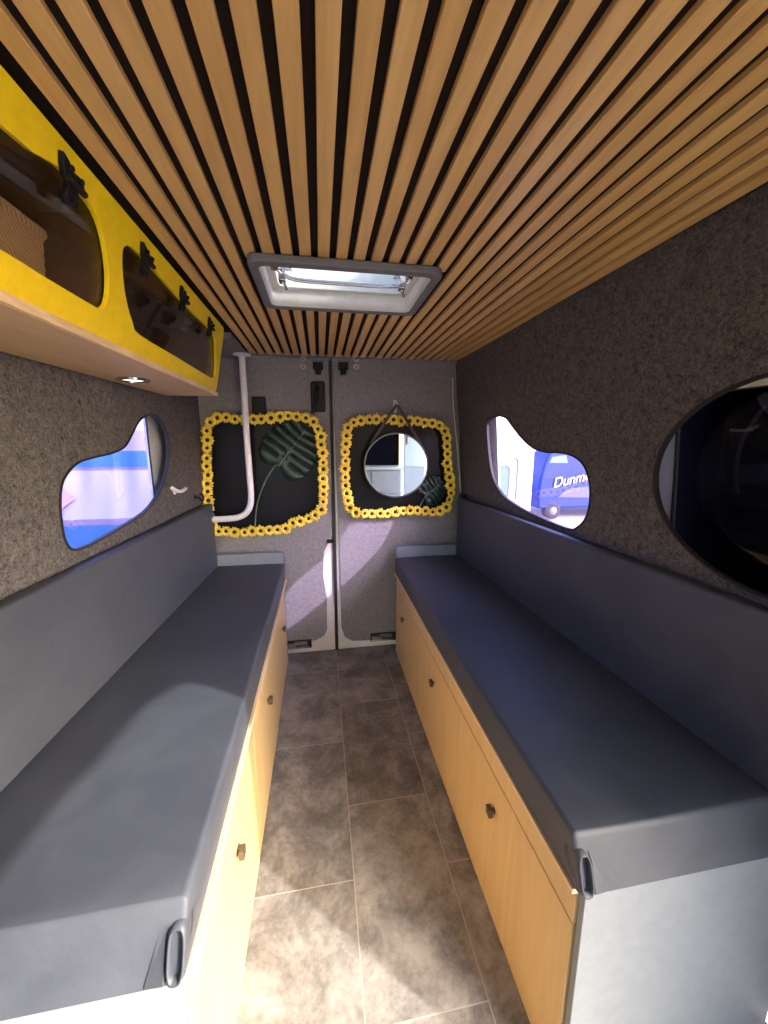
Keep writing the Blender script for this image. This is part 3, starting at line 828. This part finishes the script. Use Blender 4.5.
# ------------------------------------------------------------------ small fittings
def coat_hook(p, wallx, s, label):
    r = empty('coat_hook', (wallx, p.y, p.z), label, 'hook', None)
    bm = bmesh.new(); lathe(bm, [(0,0),(.014,0),(.014,.004),(.010,.006),(0,.006)], (wallx, p.y, p.z), (-s,0,0), 16); build('hook_plate', bm, M['black'], r, smooth=40)
    bm = bmesh.new(); q = Vector((wallx, p.y, p.z))
    tube(bm, smooth_path([q+Vector((-s*a, 0, b)) for a, b in ((.004,0),(.022,-.006),(.036,-.022),(.042,-.006),(.036,.012),(.024,.016))], 4), .0045, 8); build('hook_arm', bm, M['black'], r, smooth=60)
    return r
hp = onL(195, 497); coat_hook(hp, xl(hp.y, hp.z), -1, 'little black hook on the left wall at the end of the back cushion')
coat_hook(Vector((0, 2.245, 1.012)), xr(2.245, 1.012), 1, 'little black hook on the right wall at the end of the back cushion')
q = onL(176, 490)
lv = empty('wall_lever', q, 'white bent lever on the left wall between window and rear door', 'lever')
bm = bmesh.new(); tube(bm, smooth_path([onL(170,488)+Vector((.008,0,0)), onL(174,491)+Vector((.014,0,0)), onL(178,491)+Vector((.016,0,0)), onL(183,488.5)+Vector((.012,0,0))], 5), .0085, 10); build('lever_arm', bm, M['pipe'], lv, smooth=60)
bm = bmesh.new(); c = onL(174,491.5); lathe(bm, [(0,0),(.014,0),(.014,.006),(.008,.010),(0,.010)], c, (1,0,0), 16); build('lever_base', bm, M['pipe'], lv, smooth=40)

# ------------------------------------------------------------------ outside: sliding door parked over the round window
sdx = .11
sd = empty('sliding_door', (xr(.5,.6)+sdx+.05, .50, -.1), 'dark navy sliding door slid back outside the round window', 'door')
bm = bmesh.new()
oo = [PR(a, b, sdx+.01) for a, b in rrect(-.06, 1.00, -.05, 1.80, .06, 4)]
ii = [PR(a, b, sdx+.01) for a, b in rrect(.20, .83, 1.085, 1.50, .09, 4)]
bm = bmesh.new(); ring(bm, oo, ii, (.04,0,0)); build('door_shell', bm, M['navy'], sd, bev=.004)
bm = bmesh.new(); prism(bm, [p+Vector((.018,0,0)) for p in offset_loop(ii, .006, nR)], (.004,0,0)); build('door_glass', bm, M['black_gloss'], sd)
bm = bmesh.new(); prism(bm, [PR(a, b, sdx+.004) for a, b in ((.10,1.085),(.66,1.085),(.70,1.112),(.66,1.115),(.10,1.115))], (.012,0,0)); build('ledge', bm, M['liner'], sd, bev=.003)
bm = bmesh.new(); tube(bm, smooth_path([PR(.74,1.43,sdx+.004), PR(.775,1.36,sdx+.0), PR(.785,1.29,sdx+.0), PR(.78,1.22,sdx+.004)],5), .004, 8); prism(bm, [PR(a,b,sdx) for a, b in ((.72,1.255),(.785,1.245),(.785,1.29),(.72,1.30))], (.004,0,0)); build('pull_strap', bm, M['grey_frame'], sd)

# ------------------------------------------------------------------ outside: caravan, blue van, striped tent
def rect_y(x0, x1, z0, z1, r, y, n=5): return [Vector((x, y, z)) for x, z in rrect(x0, x1, z0, z1, r, n)]
cvx = ony(533, 480, 4.2).x
cv = empty('caravan', (cvx-.95, 5.6, -.6), 'white caravan with a rounded window seen through the right wavy window', 'caravan')
bm = bmesh.new()
lp = [Vector((x, y, z)) for x, y, z in ((0,4.2,-.25),(0,4.2,1.24),(0,4.26,1.27),(0,4.42,1.9),(0,4.7,2.05),(0,7.2,2.05),(0,7.35,-.25))]
prism(bm, [p+Vector((cvx-2.0,0,0)) for p in lp], (2.0,0,0)); build('body', bm, M['caravan'], cv, bev=.02, seg=3)
z0, z1 = ony(513, 507, 4.2).z, ony(513, 453.5, 4.2).z
x0, x1 = cvx-.80, ony(519, 480, 4.2).x
bm = bmesh.new(); ring(bm, rect_y(x0-.02, x1, z0, z1, .08, 4.165), rect_y(x0+.05, x1-.045, z0+.06, z1-.05, .06, 4.165), (0,.04,0)); wf = build('window_frame', bm, M['caravan_frame'], cv, bev=.008)
bm = bmesh.new(); ring(bm, rect_y(x0+.045, x1-.04, z0+.055, z1-.045, .06, 4.18), rect_y(x0+.09, x1-.135, z0+.10, z1-.14, .06, 4.18), (0,.03,0)); build('inner_frame', bm, M['caravan'], wf, bev=.006)
bm = bmesh.new(); prism(bm, rect_y(x0+.08, x1-.125, z0+.09, z1-.13, .06, 4.192), (0,.008,0)); build('window_pane', bm, M['caravan_pane'], wf)
bm = box(cvx-2.0, cvx+.005, 4.185, 4.2, 1.225, 1.255); build('rail', bm, M['caravan_frame'], cv, bev=.003)
for x in (cvx-.18, cvx-1.82):
    bm = bmesh.new(); lathe(bm, [(0,-.09),(.26,-.09),(.30,-.07),(.30,.07),(.26,.09),(0,.09)], (x, 5.8, -.3), (1,0,0), 28); build('wheel', bm, M['tyre'], cv, smooth=40)

VY = 8.5
bv = empty('blue_van', (6.9, VY+.9, -.6), 'dark blue van with cream lettering seen through the right wavy window', 'van')
prof = [ony(539,509,VY), ony(538,497,VY), ony(540,482,VY), ony(545,464,VY), ony(549,455,VY), ony(556,450,VY), ony(566,448,VY)]
prof = [(p.x, p.z) for p in prof]; top = prof[-1][1]
prof += [(9.4, top+.06), (9.6, top-.1), (9.65, -.30), ]
wx, wz, wrad = ony(548,514,VY).x, -.36, .21
bm = bmesh.new(); prism(bm, [Vector((x, VY, z)) for x, z in prof], (0,1.8,0)); build('body', bm, M['van_blue'], bv, bev=.05, seg=3)
a, b = ony(557,498,VY), ony(620,503,VY)
bm = bmesh.new(); prism(bm, [Vector((a.x, VY-.018, a.z+.02)), Vector((9.2, VY-.018, a.z-.10)), Vector((9.2, VY-.018, a.z+.55)), Vector((a.x+.25, VY-.018, a.z+.22))], (0,.025,0)); build('side_band', bm, M['van_band'], bv)
bm = bmesh.new(); prism(bm, [Vector((ony(u,v,VY).x, VY-.008, ony(u,v,VY).z)) for u, v in ((549,463),(552,457),(566,455),(568,463))], (0,.01,0)); build('side_window', bm, M['caravan_pane'], bv, bev=.004)
for x in (wx+.12, wx+2.9):
    bm = bmesh.new(); lathe(bm, [(0,-.1),(.08,-.1),(.16,-.11),(wrad,-.08),(wrad,.08),(.16,.11),(0,.1)], (x, VY+.08, wz), (0,1,0), 32); wh = build('wheel', bm, M['tyre'], bv, smooth=40)
    bm = bmesh.new(); lathe(bm, [(0,-.035),(.03,-.03),(.09,-.01),(.10,.0),(0,.0)], (x, VY-.025, wz), (0,1,0), 24); build('hub_cap', bm, M['grey_frame'], wh, smooth=40)
p = ony(553, 487, VY)
td = bpy.data.curves.new('lettering', 'FONT'); td.body = 'Dunmore'; td.size = .34; td.extrude = .004; td.shear = .35; td.offset = .006
to = bpy.data.objects.new('lettering_curve', td); COL.objects.link(to)
bpy.context.view_layer.update()
tm = bpy.data.meshes.new_from_object(to.evaluated_get(bpy.context.evaluated_depsgraph_get()))
bpy.data.objects.remove(to); tm.materials.clear(); tm.materials.append(M['lettering'])
to = bpy.data.objects.new('lettering', tm); COL.objects.link(to); to.parent = bv
to.location = Vector((p.x-.02, VY-.028, p.z-.02)) - worldloc(bv); to.rotation_euler = (PI/2, math.radians(-11), 0)

ty = 4.0
txa, txb = ony(50, 500, ty).x-1.2, ony(165, 500, ty).x+.12
tt = empty('striped_tent', ((txa+txb)/2, ty+1.2, -.6), 'blue and lilac striped canvas tent seen through the left wavy window', 'tent')
bm = bmesh.new(); rows = []
for j in range(25):
    z = -.6+2.5*j/24; row = []
    for i in range(61):
        x = txa+(txb-txa)*i/60
        f = .018*math.sin(x*17+z*2.2)+.012*math.sin(x*31-z*4)+.02*noise.noise(Vector((x*3, z*2, 3)))
        row.append(bm.verts.new((x, ty+f*(.4+.6*abs(z-.6)), z)))
    rows.append(row)
for A, B in zip(rows, rows[1:]):
    for i in range(60): bm.faces.new((A[i], A[i+1], B[i+1], B[i]))
build('front_wall', bm, M['tent'], tt, smooth=60, solid=.003)
bm = bmesh.new()
for x in (txa, txb): prism(bm, [(x,ty+.03,-.6),(x,ty+2.4,-.6),(x,ty+2.4,1.9),(x,ty+.03,1.9)], (.003,0,0))
prism(bm, [(txa,ty+2.4,-.6),(txb,ty+2.4,-.6),(txb,ty+2.4,1.9),(txa,ty+2.4,1.9)], (0,.003,0))
build('side_wall', bm, M['tent'], tt)
bm = bmesh.new(); c = Vector(((txa+txb)/2, ty+1.2, 2.7)); q = [bm.verts.new(p) for p in ((txa-.1,ty-.05,1.88),(txb+.1,ty-.05,1.88),(txb+.1,ty+2.5,1.88),(txa-.1,ty+2.5,1.88))]; t = bm.verts.new(c)
for i in range(4): bm.faces.new((q[i], q[(i+1) % 4], t))
bm.faces.new(q); build('canopy', bm, M['tent'], tt)
bm = bmesh.new(); prism(bm, [ony(u,v,ty-.05) for u,v in ((56,489),(75,499),(56,513))], (0,.01,0)); build('pennant', bm, plain('pink_cloth', (.34,.16,.19), .8), tt)['label'] = 'pink triangle'

# ------------------------------------------------------------------ kitchen unit behind the camera (seen in the mirror)
ku = empty('kitchen_unit', (.05, -1.2, 0), 'grey kitchen unit with white worktop showing in the round mirror', 'cabinet')
build('carcass', box(-.35, .50, -1.45, -.98, 0, .95), M['kitchen'], ku, bev=.003)
build('worktop', box(-.37, .53, -1.47, -.95, .95, .985), M['worktop'], ku, bev=.004)
for i in range(2):
    for z0, z1 in ((.03,.60),(.62,.93)):
        x0 = -.34+.42*i
        build('drawer' if z0 > .5 else 'door', box(x0, x0+.40, -.98, -.962, z0, z1), M['kitchen'], ku, bev=.002)
build('back_panel', box(-.37, .47, -1.47, -1.45, .985, 1.80), M['navy'], ku)

tu = empty('tall_cupboard', (.69, -1.33, 0), 'tall white cupboard beside the kitchen worktop showing in the round mirror', 'cabinet')
build('carcass', box(.535, .845, -1.52, -1.17, 0, 1.78), M['worktop'], tu, bev=.003)
for z0, z1, nm in ((.03,.975,'kitchen'), (.985,1.76,'worktop')):
    d = build('door', box(.545, .835, -1.17, -1.152, z0, z1), M[nm], tu, bev=.002)
    build('handle', box(.575, .587, -1.152, -1.130, (z0+z1)/2-.07, (z0+z1)/2+.07), M['dark_steel'], d, bev=.003)

# ------------------------------------------------------------------ light
sun = bpy.data.lights.new('sun', 'SUN'); sun.energy = 4.1; sun.angle = math.radians(.6); sun.color = (1.0, .95, .88)
so = bpy.data.objects.new('sun', sun); COL.objects.link(so); so.location = (6, -6, 6)
so.rotation_euler = Vector((-1, .955, -.757)).to_track_quat('-Z', 'Y').to_euler()
w = bpy.data.worlds.new('sky'); sc.world = w; w.use_nodes = True; nt = w.node_tree; nt.nodes.clear()
sk = nt.nodes.new('ShaderNodeTexSky'); sk.sky_type = 'NISHITA'; sk.sun_disc = False; sk.sun_elevation = math.radians(28.7); sk.sun_rotation = math.radians(134)
sk.dust_density = 2.0; sk.ozone_density = 1.0
bg = nt.nodes.new('ShaderNodeBackground'); bg.inputs[1].default_value = 1.2
wo = nt.nodes.new('ShaderNodeOutputWorld'); LK(nt, sk.outputs[0], bg.inputs[0]); LK(nt, bg.outputs[0], wo.inputs[0])

sc.view_settings.view_transform = 'Standard'; sc.view_settings.look = 'None'
sc.view_settings.exposure = 1.07; sc.view_settings.gamma = 1; sc.view_settings.use_curve_mapping = False
sc.cycles.use_denoising = True
sc.cycles.max_bounces = 12; sc.cycles.diffuse_bounces = 8; sc.cycles.transparent_max_bounces = 12
sc.cycles.sample_clamp_indirect = 8
